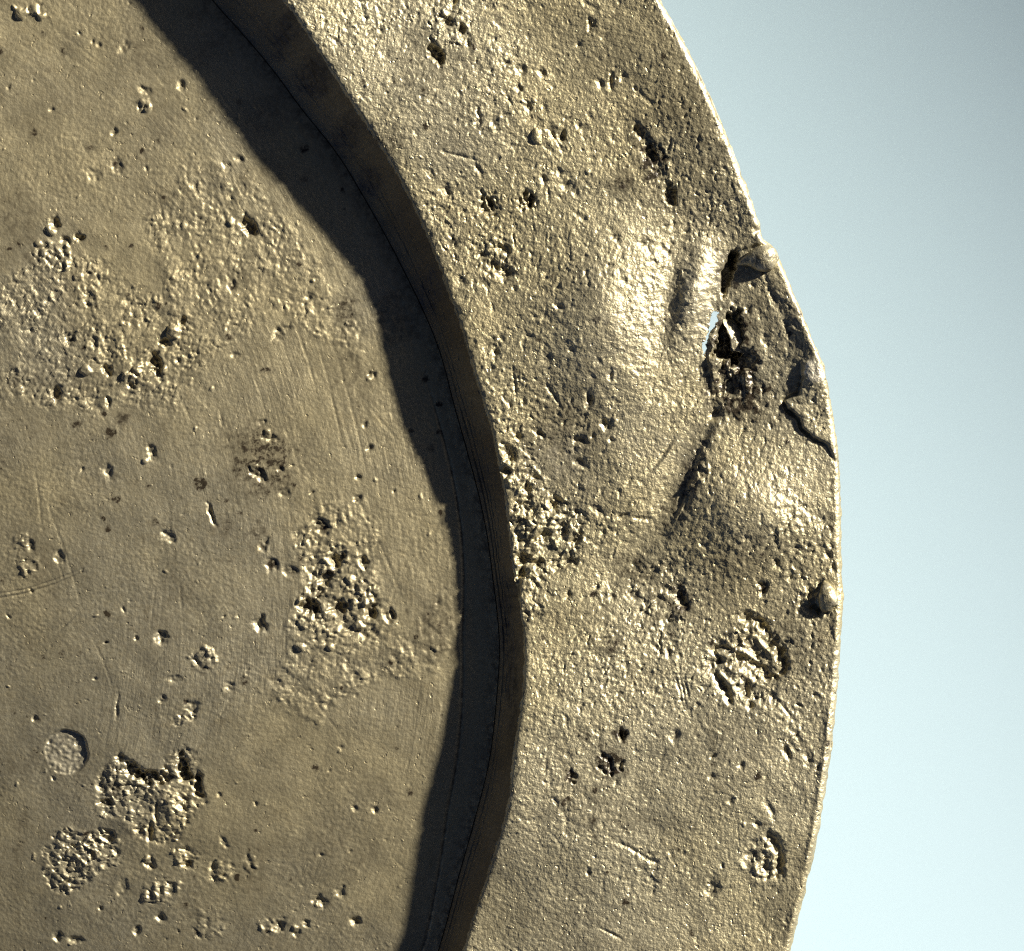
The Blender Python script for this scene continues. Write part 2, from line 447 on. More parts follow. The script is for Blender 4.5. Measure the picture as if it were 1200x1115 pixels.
# pits, lumps and nicks
PITS = [ # x, y, rx, ry, rot, depth, stain
 (290,263,7,12,-28,8,.5),(271,333,7,7,0,2.5,.75),(133,192,8,8,0,2.2,.75),(62,259,5,7,0,5,.5),(90,277,6,6,30,6,.5),(72,280,5,4,0,4,.3),(106,203,12,7,40,1.5,0),
 (132,152,4,4,0,3,.3),(210,97,4,5,20,3,.3),(143,52,5,7,30,2,0),(168,103,8,5,20,2,0),(57,126,4,3,0,2,.4),(113,51,3,3,0,2,.4),(278,185,5,4,30,2,.5),
 (180,425,6,14,-15,8,.5),(190,400,7,6,-40,5,.4),(122,433,5,7,-20,5,.4),(62,460,6,8,-15,6,.5),(150,447,5,7,-20,4,.3),(78,395,5,6,0,3,.6),(107,400,4,8,0,3,.3),(124,470,3,6,0,3,.3),(212,376,4,5,0,5,.5),(206,422,4,3,0,3,.5),
 (175,530,5,10,-25,3,.2),(123,553,6,9,-20,3,.2),(245,602,3,12,-20,4,0),(195,628,8,6,30,3,.2),(66,655,6,7,0,3,.2),(31,640,4,9,-20,2,0),
 (303,732,8,8,0,5,.3),(364,713,13,9,25,11,.6),(396,712,11,8,15,9,.6),(434,718,7,10,-10,9,.6),(392,658,7,8,10,8,.5),(373,695,4,7,15,6,.5),(402,650,4,5,0,5,.5),(380,680,5,9,35,5,.5),(425,660,5,7,-20,5,.4),(455,722,5,9,-10,5,.4),(376,618,9,9,0,4,.7),(318,662,9,8,20,3,.8),(340,670,9,6,10,3,.7),(306,640,4,9,20,3,.5),(418,585,4,4,0,3,.4),
 (301,556,10,7,30,4,.5),(313,512,9,5,10,3,.5),(326,551,4,4,0,3,.5),(332,578,6,5,0,2,.5),(305,495,5,4,0,2,.4),
 (432,525,4,4,0,3,.6),(419,560,3,3,0,3,.5),(428,498,3,3,0,2,.4),(435,438,5,4,30,3,.4),(324,390,5,9,15,2.5,.2),(335,384,6,4,0,2,.2),(272,415,7,4,0,2,.2),(360,345,4,5,0,2,.4),
 (186,748,9,8,35,4,.3),(120,755,2.5,2,0,2,.8),(267,806,5,6,0,3,.2),(222,832,7,9,30,3,.1),(200,798,9,4,10,2,.1),(187,822,4,4,0,3,.2),(133,833,2,14,8,2,0),
 (171,1016,6,7,0,4,.3),(217,1018,5,4,0,4,.5),(372,1062,8,7,0,4,.3),(326,1090,8,7,0,4,.3),(345,1098,5,5,0,3,.2),(357,1088,4,4,0,3,.2),(396,1050,6,7,0,3,.1),(182,1082,6,6,0,4,.3),(111,1073,3,3,0,3,.5),(60,1106,6,6,0,3,.4),(155,1097,5,5,0,3,.2),(80,1110,8,5,0,3,.4),(138,1045,6,9,30,2,0),
 (258,990,3,9,-30,2,0),(254,936,3,3,0,2,0),(415,951,3,3,0,2,.4),(438,952,3,4,0,3,.4),(415,1085,5,5,0,4,.3),(445,890,2,2,0,1,0),(35,845,3,3,0,2,.3)]
for px, py, a, b, ro, dp, s_ in PITS:
    f.pit(px, py, a, b, ro, dp * .8, .6, .35, s_)
for px, py, r_, h_ in [(98,433,7,4),(201,388,8,5),(187,432,6,4),(158,433,7,4),(148,441,7,4),(22,12,9,4),(38,8,8,3),(45,16,5,3),(268,258,6,2.5),(55,268,6,3),(42,285,5,2),(312,508,5,2.5),(297,549,5,3),(88,322,5,2),(370,1065,5,3),(344,1095,5,3),(168,1012,5,3),(350,760,6,3),(385,760,6,3),(420,735,6,3.5),(352,705,6,3),(410,680,6,3),(168,540,4,2)]:
    f.bump(px, py, r_, r_ * .85, 30, h_)
# flat dark spots, smudges
for q in [(88,497,5,7,10,.85,.3),(126,508,6,5,0,.85,.3),(140,490,12,7,20,.4,.5),(132,586,6,4,0,.6,.4),(233,567,9,7,15,.95,.25),(310,434,8,3,0,.7,.3),(305,540,46,42,30,.5,.7),(258,620,14,12,0,.35,.5),(300,625,8,18,20,.4,.5),(405,365,16,20,0,.45,.5),(510,735,28,40,0,.35,.6),
          (60,445,60,18,0,.25,.7),(20,265,26,50,0,.3,.6),(15,995,9,40,10,.3,.5),(20,900,30,10,-15,.3,.6),(130,930,10,9,0,.45,.6)]:
    f.dirt(*q)
for _ in range(150):
    f.dirt(g0.uniform(-10, 520), g0.uniform(-10, 1125), g0.uniform(1.5, 5), None, 0, g0.uniform(.3, .8), .5)
for _ in range(26):
    f.dirt(g0.uniform(-10, 520), g0.uniform(-10, 1125), g0.uniform(14, 46), g0.uniform(10, 30), g0.uniform(0, 180), g0.uniform(.12, .3), .8)
# scratches
f.groove([(-10,703),(25,697),(60,686),(95,671)], 1.5, 1.1, .3, wob=.2)
f.groove([(-10,698),(25,692),(60,681),(92,668)], 1.2, .9, .2, wob=.2)
f.groove([(60,745),(78,728),(85,722)], 1.5, .8, .3, wob=.2)
for a, b in [((50,585),(98,735)),((102,745),(128,810)),((255,480),(257,505)),((160,800),(192,760)),((250,850),(268,815)),((330,495),(352,560)),((370,400),(400,520)),((395,420),(430,560)),((345,380),(372,470)),((420,590),(470,700)),((55,640),(75,700))]:
    f.groove([a, ((a[0]+b[0])/2 + 2, (a[1]+b[1])/2), b], 1.1, .45, 0, wob=.1)
g_ = np.random.RandomState(5)
for _ in range(70):
    cx, cy = g_.uniform(0, 500), g_.uniform(0, 1115)
    t = math.atan2(710 - cy, cx + 450) + R(90) + g_.normal(0, .1) if g_.rand() < .7 else g_.uniform(0, math.pi)
    L = g_.uniform(8, 45)
    f.groove([(cx - L*math.cos(t), cy + L*math.sin(t)), (cx + L*math.cos(t), cy - L*math.sin(t))], 1.1, g_.uniform(.12, .4), 0, wob=.1)
scatter(f, 250, (0, -20, 520, 1130), 1.2, 2.8, 21, .55, None, .5)
# turned groove on the floor in front of the side
B = curve([(300,100),(420,270),(470,370),(507,472),(530,559),(540,622),(543,672),(541,744),(541,820),(537,877),(523,957),(510,1044),(497,1110)], .4)
db = np.abs(rad1 - ev(B, TH.ravel()))
f.z -= 1.6 * np.exp(-(db / 1.6) ** 2) * sstep(420, 520, y)
f.stain = np.maximum(f.stain, .6 * np.exp(-(db / 2) ** 2) * sstep(420, 520, y))
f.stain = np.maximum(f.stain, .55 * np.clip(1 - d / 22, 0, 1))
co = to_world(x, y, f.z) - OFF
q = grid_quads(len(rr), len(th)).reshape(-1, 4)
well_rim_z = f.z.reshape(len(rr), -1)[-1]
well_th = th
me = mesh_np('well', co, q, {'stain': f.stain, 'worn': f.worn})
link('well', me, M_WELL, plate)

# ------------------------------------------------------------------ RIM
th = thetas(-27, 47, 0.054)
NR = 350
v = np.linspace(0, 1, NR)
TH, V = np.meshgrid(th, v)
thf = TH.ravel()
rin, rout = ev(C_IN, TH), ev(C_OUT, TH)
jag = 1.7 * noise(TH, TH * 0, .55, 301) + 1.0 * noise(TH, TH * 0, .22, 302)
jag2 = 1.3 * noise(TH, TH * 0, .6, 303) + .8 * noise(TH, TH * 0, .25, 304)
RR = rin + jag * (1 - V) ** 4 + V * (rout - rin) + jag2 * V ** 6
X = PC[0] + RR * np.cos(np.radians(TH)); Y = PC[1] - RR * np.sin(np.radians(TH))
m = Relief(X.ravel(), Y.ravel())
x, y = m.x, m.y; v1 = V.ravel(); rad1 = RR.ravel()
eo = (rout.ravel() + (jag2 * 1).ravel() * 0 - rad1)             # distance to the outer edge
ei = rad1 - rin.ravel()
base_h = rim_h(thf)
mid_h = np.mean(hv)
m.z += base_h * (1 - sstep(0, .7, v1)) + mid_h * sstep(0, .7, v1)
m.z += 16 * v1 ** 2
# broad bends of the beaten sheet
for q in [(708,380,62,90,10,15),(600,390,135,110,0,8),(812,345,18,54,14,13),(690,310,60,90,20,4),(560,140,160,90,30,5),(790,60,70,120,-25,5),(835,165,50,90,-25,6),(782,350,14,60,10,-3),(882,600,62,54,0,16),(966,400,34,75,-15,14),(730,560,70,50,-30,5),
          (690,790,110,80,0,6),(860,900,90,120,0,5),(655,520,48,58,20,-6),(770,690,50,40,0,-4),(880,1070,120,70,0,-5),(560,1050,80,90,0,-4),(450,20,70,60,0,-5),(820,275,45,22,15,-3)]:
    m.hill(*q)
# grain of the corroded surface
gn = .35 + .75 * sstep(-.5, .6, noise(x, y, 150, 310)) + .3 * sstep(-.3, .6, noise(x, y, 45, 309))
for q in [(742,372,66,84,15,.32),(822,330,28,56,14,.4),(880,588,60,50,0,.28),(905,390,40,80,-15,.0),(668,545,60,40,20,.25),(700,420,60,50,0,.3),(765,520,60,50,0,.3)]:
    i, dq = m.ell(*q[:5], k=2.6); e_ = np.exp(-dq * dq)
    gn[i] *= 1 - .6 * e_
    m.worn[i] = np.maximum(m.worn[i], q[5] * e_ * (.6 + .5 * noise(x[i], y[i], 9, 308)))  # burnished dents; their sunlit brightness is put into the colour too
calm = 1 - .55 * sstep(850, 1000, y) * 1
u_, v_ = x * .82 + y * .57, -x * .57 + y * .82
uw, vw = m.xw * .82 + m.yw * .57, -m.xw * .57 + m.yw * .82
m.z += gn * calm * (.52 * noise(uw * 1.2, vw * .9, 4.0, 311) + .5 * noise(uw * 1.15, vw * .9, 6.5, 312) + .3 * noise(uw, vw, 13, 313) + .4 * noise(x, y, 24, 314)) + 1.2 * fbm(x, y, 60, 2, 315)
m.z -= gn * calm * 1.3 * sstep(.38, .75, noise(uw * 1.2, vw * .85, 9, 318)) + calm * 1.0 * sstep(.45, .8, noise(x, y, 15, 319))
# torn corner: the outer piece stands higher, the inner sheet dips to the tear
TEAR = [(905,276),(888,287),(872,292),(858,293),(853,310),(846,335),(840,352),(836,372),(830,400),(827,425),(832,450),(838,480),(830,500),(815,525),(806,560),(798,590),(785,615),(770,640),(752,664)]
i, dd, sd_, tt = m.polydist(TEAR, 150)
dj = dd * sd_ + 2.2 * noise(x[i], y[i], 11, 321) + 1.2 * noise(x[i], y[i], 5, 322)
up = np.interp(tt, [0, .1, .3, .55, .7, .85, 1], [-3, -5, -6, 0, 1, 1.5, 0])
dn = np.interp(tt, [0, .12, .3, .55, .7, .85, 1], [0, 3, 6, 6, 4, 3, 0])
wd_ = np.interp(tt, [0, .5, .7, 1], [3.5, 4, 13, 18])
right = sstep(-.4, 1, -dj / wd_)           # side of the polyline towards the outer edge
fall_r = np.exp(-(dd / 75) ** 2); fall_l = np.exp(-(dd / 62) ** 2)
m.z[i] += right * up * fall_r - (1 - right) * dn * fall_l
# cavity behind the tear, its shade painted in as dark colour
for q in [(853,398,14,30,8,21,.45,.06,.8),(868,422,15,14,0,11,.7,.06,.75),(850,450,15,20,20,6,.9,.05,.75),(842,487,11,7,20,4,.8,.1,.7),(851,322,6,24,14,14,.5,.1,.5),(858,305,5,12,10,10,.5,.3,.4)]:
    m.pit(q[0], q[1], q[2], q[3], q[4], q[5], q[6], q[7], q[8])
for q in [(874,446,7,15,0,2.5)]:
    m.bump(*q)
m.patch([(832,430),(885,420),(890,470),(862,498),(832,494)], .6, 7, 21, 1, 10, .45)
for a_, b_ in [((846,430),(842,480)),((858,436),(853,486)),((868,440),(866,482)),((877,436),(880,468)),((851,436),(849,470))]:
    m.groove([a_, ((a_[0]+b_[0])/2+2, (a_[1]+b_[1])/2), b_], 2.6, 1.8, .3, wob=.5)
for q in [(862,455,34,42,0,.75,.6),(858,400,26,34,0,.8,.5),(900,470,40,40,0,.3,.8),(850,320,12,28,12,.5,.5),(812,545,16,50,20,.45,.7),(790,600,18,40,30,.35,.7)]:  # shade of cavity, flap and fold painted in; the fold is partly discoloured
    m.dirt(*q)
m.patch([(815,520),(832,515),(826,560),(806,590),(795,595),(800,560)], 2.2, 10, 22, 1, 6, .3)
m.groove([(824,500),(802,540),(786,580),(766,622),(735,660),(700,685)], 16, 3.2, .2, wob=3)
m.groove([(838,478),(832,498),(818,528),(808,562),(800,590),(787,614),(774,634)], 5, 1.5, .45, wob=2.5)
m.groove([(808,565),(801,590),(789,613)], 1.6, -2.6, 0, wob=.5)
m.groove([(790,512),(775,535),(758,556)], 2.5, 1.6, 0)
m.groove([(794,514),(779,537),(762,558)], 2.0, -1.2, 0)
# lifted layer at the outer edge
CR = [(936,425),(937,445),(933,462),(916,470),(920,480),(934,492),(937,503),(950,514),(966,522),(975,540)]
i, dd, sd_, tt = m.polydist(CR, 60)
out = sstep(-1, 2.5, -(dd * sd_ + 1.2 * noise(x[i], y[i], 7, 331)))
m.z[i] += out * 5 * np.exp(-(dd / 26) ** 2) * np.sin(np.pi * np.clip(tt, 0, 1)) ** .4
m.groove(CR, 2.2, 4.5, .6)
m.hill(947, 440, 9, 20, -12, 3)
# stamped looking mark and the larger dents
m.pit(512, 65, 7, 14, -22, 9, .5, .3, .5, lip=.5)
m.patch([(498,30),(520,10),(548,15),(552,40),(540,60),(500,55)], 2.6, 10, 23, 0, 6)
m.pit(525, 28, 7, 5, 30, 4, .5, .3, .5); m.pit(541, 36, 4, 6, 0, 5, .5, .3, .5); m.pit(532, 3, 3, 10, 10, 5, .5, .3, .4)
m.groove([(745,152),(760,178),(770,200),(780,222),(786,240)], 7, 2, .6, wob=3)
m.pit(784, 231, 6, 15, -18, 6, .5, .3, .7); m.pit(748, 156, 8, 6, 20, 4, .5, .3, .5); m.pit(760, 182, 7, 9, -20, 5, .5, .3, .5)
m.patch([(745,150),(765,160),(790,200),(792,235),(775,232),(755,195)], 1.6, 7, 24, .3, 8, .3)
m.dirt(766, 195, 18, 42, -20, .6, .7); m.dirt(726, 216, 17, 17, 0, .45, .7)
m.pit(573, 241, 11, 13, -10, 4, .6, .9, .5); m.pit(618, 237, 11, 11, 0, 4, .6, .9, .5)
m.pit(622, 237, 2.5, 12, 5, 4, .5, .3, .5)
m.patch([(560,285),(600,280),(607,320),(590,338),(560,320)], 1.7, 7, 25, .6, 10, .25)
for q in [(590,293,7,5,20,5),(592,322,8,9,0,6),(578,312,6,7,0,5),(566,300,5,5,0,3)]:
    m.pit(q[0], q[1], q[2], q[3], q[4], q[5] * .7, .7, .3, .5)
# shallow grey dimple with ragged lower end and the corroded cluster at the well edge
m.patch([(600,588),(640,572),(682,598),(688,640),(664,672),(628,684),(600,668)], 4.6, 11, 26, .8, 8, .22)
m.patch([(596,500),(622,520),(640,560),(660,590),(650,610),(610,600),(592,560)], 2.4, 9, 27, .3, 10, .1)
m.patch([(606,670),(640,672),(655,700),(640,725),(612,735),(606,700)], 2.4, 9, 28, .3, 8, .1)
m.dirt(655, 515, 36, 52, 15, .38, .8)
RP = [(690,467,4,11,5,8),(711,498,7,7,20,8),(680,516,8,4.5,25,6),(680,543,9,4.5,20,6),(632,508,6,4,40,6),(607,511,4,7,-35,6),(596,532,6,11,-20,10),(593,552,8,5,30,7),(617,573,5,8,-10,8),(627,560,7,4,10,6),
 (694,510,4,4,0,4),(717,517,5,3,20,4),(650,590,8,7,0,9),(636,628,8,8,0,8),(660,620,6,10,10,8),(675,632,6,9,0,7),(612,655,8,6,0,9),(630,660,7,5,0,8),(612,672,6,5,0,9),(700,598,4,10,-40,4),(707,625,4,4,0,4),(664,697,3,6,10,5),(730,604,10,3,-15,4),(752,608,9,2.5,8,4),
 (549,52,3,6,10,4),(610,84,5,7,20,5),(593,76,6,3,20,4),(634,88,5,5,0,5),(609,106,4,4,0,4),(595,119,4,6,-30,4),(616,126,5,4,20,4),(715,97,3.5,9,5,6),(702,101,4,5,0,4),(691,31,4,7,0,5),(678,55,4,3,0,3),(730,92,3,6,-20,3),(560,147,4,7,10,4),(580,145,5,5,0,3),(647,158,4,8,-30,4),(658,163,4,6,-30,4),(655,203,5,5,0,3),(637,213,4,5,0,5),(664,219,7,5,0,4),(522,226,6,9,-10,4),(755,287,9,4,10,3),(532,285,8,6,0,3),(560,200,3,10,-30,3),(680,150,7,4,30,3),(480,240,4,4,0,3),(535,365,5,6,0,4),(620,395,6,4,0,3),(575,405,8,10,20,3),(581,415,3,8,5,5),(640,420,6,8,0,2.5),(670,412,4,4,0,3),
 (715,440,4,6,0,4),(700,425,4,5,0,3),(640,372,8,5,0,3),(655,362,6,4,20,3),(540,330,6,8,0,3),(760,380,3,6,0,3),(730,330,3,4,0,3),
 (798,702,7,14,-18,7),(782,728,9,8,30,6),(778,688,9,4,10,3),(893,692,4.5,8,5,7),(890,684,5,4,0,4),(717,700,4,5,0,3),(740,697,5,5,0,4),(783,765,3,8,0,4),(768,757,3,3,0,3),
 (877,722,11,6,20,9),(893,733,10,7,45,10),(902,752,9,8,30,8),(914,766,7,14,-5,13),(914,782,6,7,0,10),(888,782,16,5,38,9),(901,793,7,5,20,8),(872,806,6,11,10,10),(878,826,5,7,-10,8),(848,760,12,5,10,4),(838,776,12,4,0,5),(843,800,5,15,-30,7),(852,815,4,9,-10,7),
 (789,862,6,7,20,5),(835,884,4,4,0,4),(866,896,4,5,0,4),(833,909,3,4,0,3),(855,935,4,4,0,3),(885,963,5,4,30,4),(845,1012,3,3,0,3),
 (834,1040,8,8,20,6),(906,985,7,15,-38,9),(911,1010,6,13,5,11),(890,1004,12,15,0,4),(898,1020,8,10,0,4),(945,888,4,8,0,4),(955,897,3,4,0,3),(921,880,4,10,-15,5),(930,860,3,9,-35,3),
 (949,700,5,12,-15,8),(957,716,9,6,15,8),(946,712,7,6,0,6),(958,684,5,7,0,5),(938,700,5,5,0,4),(968,650,4,5,0,4),(975,664,3,8,0,4),(908,660,4,5,0,4),
 (720,280,4,5,0,3),(885,272,4,6,-15,6),(860,355,4,4,0,3),(875,365,4,5,0,5),(905,350,5,20,-25,3),(895,400,4,6,0,3),(920,385,4,14,-20,3),(880,335,3,3,0,3),(893,320,3,3,0,3),
 (606,690,4,28,14,10),(600,742,4,12,20,8),(615,720,5,9,-5,5),(590,683,3,12,12,8)]
for px, py, a, b, ro, dp in RP:
    m.pit(px, py, a, b, ro, dp * .62, .85, .3, .4)
m.pit(660, 160, 3, 8, 15, 3)
m.bump(628, 161, 6, 9, 15, 4)
# the dented mark near the edge: ridges inside
m.patch([(835,745),(870,722),(905,745),(918,780),(905,815),(875,832),(845,812),(825,785)], 3.2, 13, 29, 1.5, 9, .15)
for a_, b_, h_ in [((836,783),(862,812),3.5),((868,735),(905,770),2.5),((850,755),(890,778),2.5),((845,778),(885,800),2.0),((880,715),(890,760),1.5)]:
    m.groove([a_, ((a_[0]+b_[0])/2+1, (a_[1]+b_[1])/2-2), b_], 3, -h_)
m.patch([(750,690),(790,680),(815,700),(805,740),(770,745),(748,720)], 2.2, 10, 30, .3, 10, .25)
m.patch([(872,985),(895,980),(915,1000),(910,1030),(885,1030),(868,1010)], 2.5, 12, 31, 1.2, 6, .1)
m.hill(884, 1016, 7, 14, -12, 3)
m.patch([(925,690),(962,675),(975,715),(940,730)], 2.2, 8, 32, .2, 8, .2)
m.patch([(690,690),(735,660),(790,640),(800,660),(745,690),(720,700)], 2.0, 10, 33, .2, 10, .25)
m.patch([(735,985),(790,1000),(800,1040),(760,1050)], 1.2, 9, 34, -.3, 10)
m.patch([(895,300),(935,350),(950,420),(920,450),(890,400),(880,340)], .6, 7, 35, .4, 10, .22)  # flap also darkened in colour, as turned from the sun
m.patch([(900,560),(975,600),(975,680),(920,680),(890,640)], 1.4, 9, 36, 0, 14, .1)
m.patch([(650,930),(690,925),(700,975),(660,990)], 1.4, 10, 37, 0, 8)
m.groove([(718,984),(738,992),(760,1006),(776,1012)], 2, 1.6)
m.groove([(862,960),(864,985)], 1, .8)
for a_, b_ in [((895,935),(907,955)),((893,937),(905,957)),((700,1085),(730,1100)),((905,815),(930,845)),((790,790),(800,830)),((795,790),(803,828)),((800,795),(806,820)),((640,450),(655,475)),((520,180),(560,190)),((600,430),(605,470)),((640,150),(660,180))]:
    m.groove([a_, ((a_[0]+b_[0])/2+1, (a_[1]+b_[1])/2), b_], 1.6, 1.6, 0, wob=.3)
# dark encrusted spots, then broad faint darker areas
for q in [(727,860,9,8,0,.8,.4),(715,893,18,17,0,.75,.5),(670,909,9,8,20,.75,.4),(717,755,12,12,0,.5,.7),(665,938,7,5,0,.6,.4),(690,962,10,9,0,.45,.6),(683,862,7,10,0,.5,.5),(640,955,8,8,0,.3,.6),(893,692,8,10,0,.5,.6),(798,705,12,20,-15,.55,.6),(770,715,34,26,0,.3,.8),
          (890,650,70,30,0,.3,.8),(930,760,30,60,0,.3,.8),(840,860,60,40,0,.15,.8),(500,75,45,40,0,.25,.8),(815,130,40,100,-22,.28,.8),(700,60,80,40,0,.18,.8),(460,170,18,14,0,.4,.7),(640,1090,120,40,0,.2,.8),(930,1060,40,60,0,.2,.8),(565,1010,30,60,15,.25,.8),(745,665,30,22,0,.4,.7)]:
    m.dirt(*q)
for _ in range(190):
    m.dirt(g0.uniform(330, 985), g0.uniform(-10, 1125), g0.uniform(1.5, 5), None, 0, g0.uniform(.3, .7), .5)
for _ in range(30):
    m.dirt(g0.uniform(360, 970), g0.uniform(-10, 1125), g0.uniform(14, 50), g0.uniform(10, 34), g0.uniform(0, 180), g0.uniform(.1, .28), .8)
for cx, cy, n_, r_ in [(715,893,16,15),(727,860,6,7),(670,909,7,8)]:
    for _ in range(n_):
        a = g_.uniform(0, 6.28); q_ = r_ * math.sqrt(g_.rand())
        m.pit(cx + q_ * math.cos(a), cy + q_ * math.sin(a), g_.uniform(2, 4), None, 0, g_.uniform(1.5, 3.5), .5, .3, .9)
scatter(m, 210, (330, -20, 985, 1130), 1.3, 3.0, 31, .6, None, .35)
# inner corner softened, ragged; outer edge rolled
m.z -= 5 * np.exp(-np.clip(ei, 0, 99) / 2.2)
wornn = sstep(-.2, .45, noise(x, y, 16, 341)) * np.exp(-(eo / 5.5) ** 2)
m.worn = np.maximum(m.worn, wornn * (.95 * sstep(300, 230, y) + .10))
i, dq = m.ell(950, 436, 9, 17, -15); m.worn[i] = np.maximum(m.worn[i], 1 - sstep(.6, 1.05, dq * m.wob[i]))
lipm = sstep(12, 4, eo)
m.z += 1.5 * np.exp(-((eo - 7) / 3.0) ** 2) * sstep(600, 760, y) * sstep(-.5, .5, noise(x, y, 60, 342))
m.z -= 7 * (1 - np.sqrt(np.clip(1 - (np.clip(7 - eo, 0, 7) / 7) ** 2, 0, 1)))
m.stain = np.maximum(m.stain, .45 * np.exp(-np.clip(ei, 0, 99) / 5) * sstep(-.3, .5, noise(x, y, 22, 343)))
# the slit torn right through
HOLE = np.array([(835,366),(840,368),(839,377),(836,385),(831,391),(829,397),(827,404),(826,414),(823,418),(822,408),(825,398),(829,390),(831,382),(831,373)], float)
q = grid_quads(NR, len(th))
cx = x.reshape(NR, -1); cy = y.reshape(NR, -1)
qx = cx[:-1] + 2.4 * noise(cx[:-1], cy[:-1], 5.5, 351); qy = cy[:-1] + 1.5 * noise(cx[:-1], cy[:-1], 6, 352)
ins = np.zeros(qx.shape, bool); j = len(HOLE) - 1
for k in range(len(HOLE)):
    ins ^= ((HOLE[k,1] > qy) != (HOLE[j,1] > qy)) & (qx < (HOLE[j,0]-HOLE[k,0])*(qy-HOLE[k,1])/(HOLE[j,1]-HOLE[k,1]+1e-9)+HOLE[k,0]); j = k
co = to_world(x, y, m.z) - OFF
qq = q[~ins]
# thickness of the torn sheet round the slit
ar = np.arange(NR * len(th)).reshape(NR, -1)
sk = []; extra = []; nb = len(co)
TK = 11
rws, cls = np.nonzero(ins)
insf = np.zeros((NR, len(th)), bool); insf[:NR-1] = ins
for r_, c_ in zip(rws, cls):
    for (dr, dc, e) in ((-1,0,((r_,c_),(r_,c_+1))),(1,0,((r_+1,c_+1),(r_+1,c_))),(0,-1,((r_+1,c_),(r_,c_))),(0,1,((r_,c_+1),(r_+1,c_+1)))):
        if not insf[r_+dr, c_+dc]:
            a, b = ar[e[0]], ar[e[1]]
            n0 = nb + len(extra)
            extra += [co[a], co[b], co[b] - [0,0,TK*S], co[a] - [0,0,TK*S]]
            sk.append([n0, n0+1, n0+2, n0+3])
ex = np.array(extra).reshape(-1, 3)
co2 = np.vstack([co, ex]); qq = np.vstack([qq, np.array(sk, int).reshape(-1, 4)])
st = np.concatenate([m.stain, np.full(len(ex), .6)]); wn = np.concatenate([m.worn, np.zeros(len(ex))])
me = mesh_np('rim', co2, qq, {'stain': st, 'worn': wn})
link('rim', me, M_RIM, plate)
rim_th = th
rim_in = (rad1.reshape(NR, -1)[0], m.z.reshape(NR, -1)[0])
rim_out = (rad1.reshape(NR, -1)[-1], m.z.reshape(NR, -1)[-1])
rim_zmid = m.z.reshape(NR, -1)

def rim_z_at(px, py):
    k = np.argmin((x - px) ** 2 + (y - py) ** 2)
    return float(m.z[k])

# ------------------------------------------------------------------ SIDE OF THE WELL
th = rim_th
NW = 46
v = np.linspace(0, 1, NW)
TH, V = np.meshgrid(th, v)
thw = (well_th % 360); o_ = np.argsort(thw)
z0 = np.interp(th % 360, thw[o_], well_rim_z[o_], period=360)
r0 = ev(C_FOOT, th); r1, z1 = rim_in
RR = r0 + V * (r1 - r0)
prof = .16 * V + .84 * (V ** 1.25)
Z = z0 + (z1 - z0) * prof
X = PC[0] + RR * np.cos(np.radians(TH)); Y = PC[1] - RR * np.sin(np.radians(TH))
w_ = Relief(X.ravel(), Y.ravel())
vf = V.ravel(); env = np.clip(np.minimum(vf, 1 - vf) * 8, 0, 1)
w_.z += Z.ravel() + env * (.9 * fbm(w_.x, w_.y, 16, 3, 401) + .35 * noise(RR.ravel(), TH.ravel() * 2, 5, 402))
w_.z -= env * 1.4 * np.exp(-((vf - .22) * 40) ** 2) * sstep(350, 450, w_.y)
w_.z -= 1.3 * np.exp(-(vf * (r1 - r0).mean() / 2.0) ** 2)
for g1, g2 in ((.36, 1.0), (.47, .7), (.63, .6)):
    w_.z -= env * g2 * np.exp(-((vf - g1) * 45) ** 2)
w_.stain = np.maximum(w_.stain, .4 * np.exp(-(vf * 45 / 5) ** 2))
for q_ in [(368,92,18,22,30,.7,.6),(340,35,14,30,30,.6,.6),(405,160,14,26,30,.5,.6),(430,215,14,18,20,.6,.6),(565,560,10,26,0,.35,.6),(592,720,8,40,0,.5,.6),(600,800,7,60,0,.4,.6),(500,345,18,30,20,.6,.5)]:
    w_.dirt(*q_)
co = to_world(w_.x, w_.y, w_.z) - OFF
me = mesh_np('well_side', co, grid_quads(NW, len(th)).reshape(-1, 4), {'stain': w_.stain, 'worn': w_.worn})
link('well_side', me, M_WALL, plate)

# ------------------------------------------------------------------ OUTER LIP AND UNDERSIDE
sub = np.concatenate([np.arange(0, np.sum((rim_th > -27.01) & (rim_th < 47.01)) - 3, 2), np.arange(np.sum((rim_th > -27.01) & (rim_th < 47.01)) - 1, len(rim_th))])
lt = rim_th[sub]; lr = rim_out[0][sub]; lz = rim_out[1][sub]
rows_r = [lr, lr + 1.2, lr + 1.4, lr - .5, lr - 5]
rows_z = [lz, lz - 2, lz - 5, lz - 9, lz - 11]
RRl, ZZl = np.array(rows_r), np.array(rows_z)
RRl[1:4] += .7 * noise(lt[None] * np.ones((3, 1)), np.ones((3, 1)) * lt[None] * 0, .3, 411)
THl = np.repeat(lt[None], 5, 0)
Xl = PC[0] + RRl * np.cos(np.radians(THl)); Yl = PC[1] - RRl * np.sin(np.radians(THl))
co = to_world(Xl.ravel(), Yl.ravel(), ZZl.ravel()) - OFF
wl = sstep(-.1, .4, noise(Xl.ravel(), Yl.ravel(), 15, 412)) * (.9 * sstep(300, 230, Yl.ravel()) + .05)
me = mesh_np('rim_lip', co, grid_quads(5, len(lt)).reshape(-1, 4), {'stain': np.zeros(len(co)), 'worn': wl})
link('rim_lip', me, M_RIM, plate)

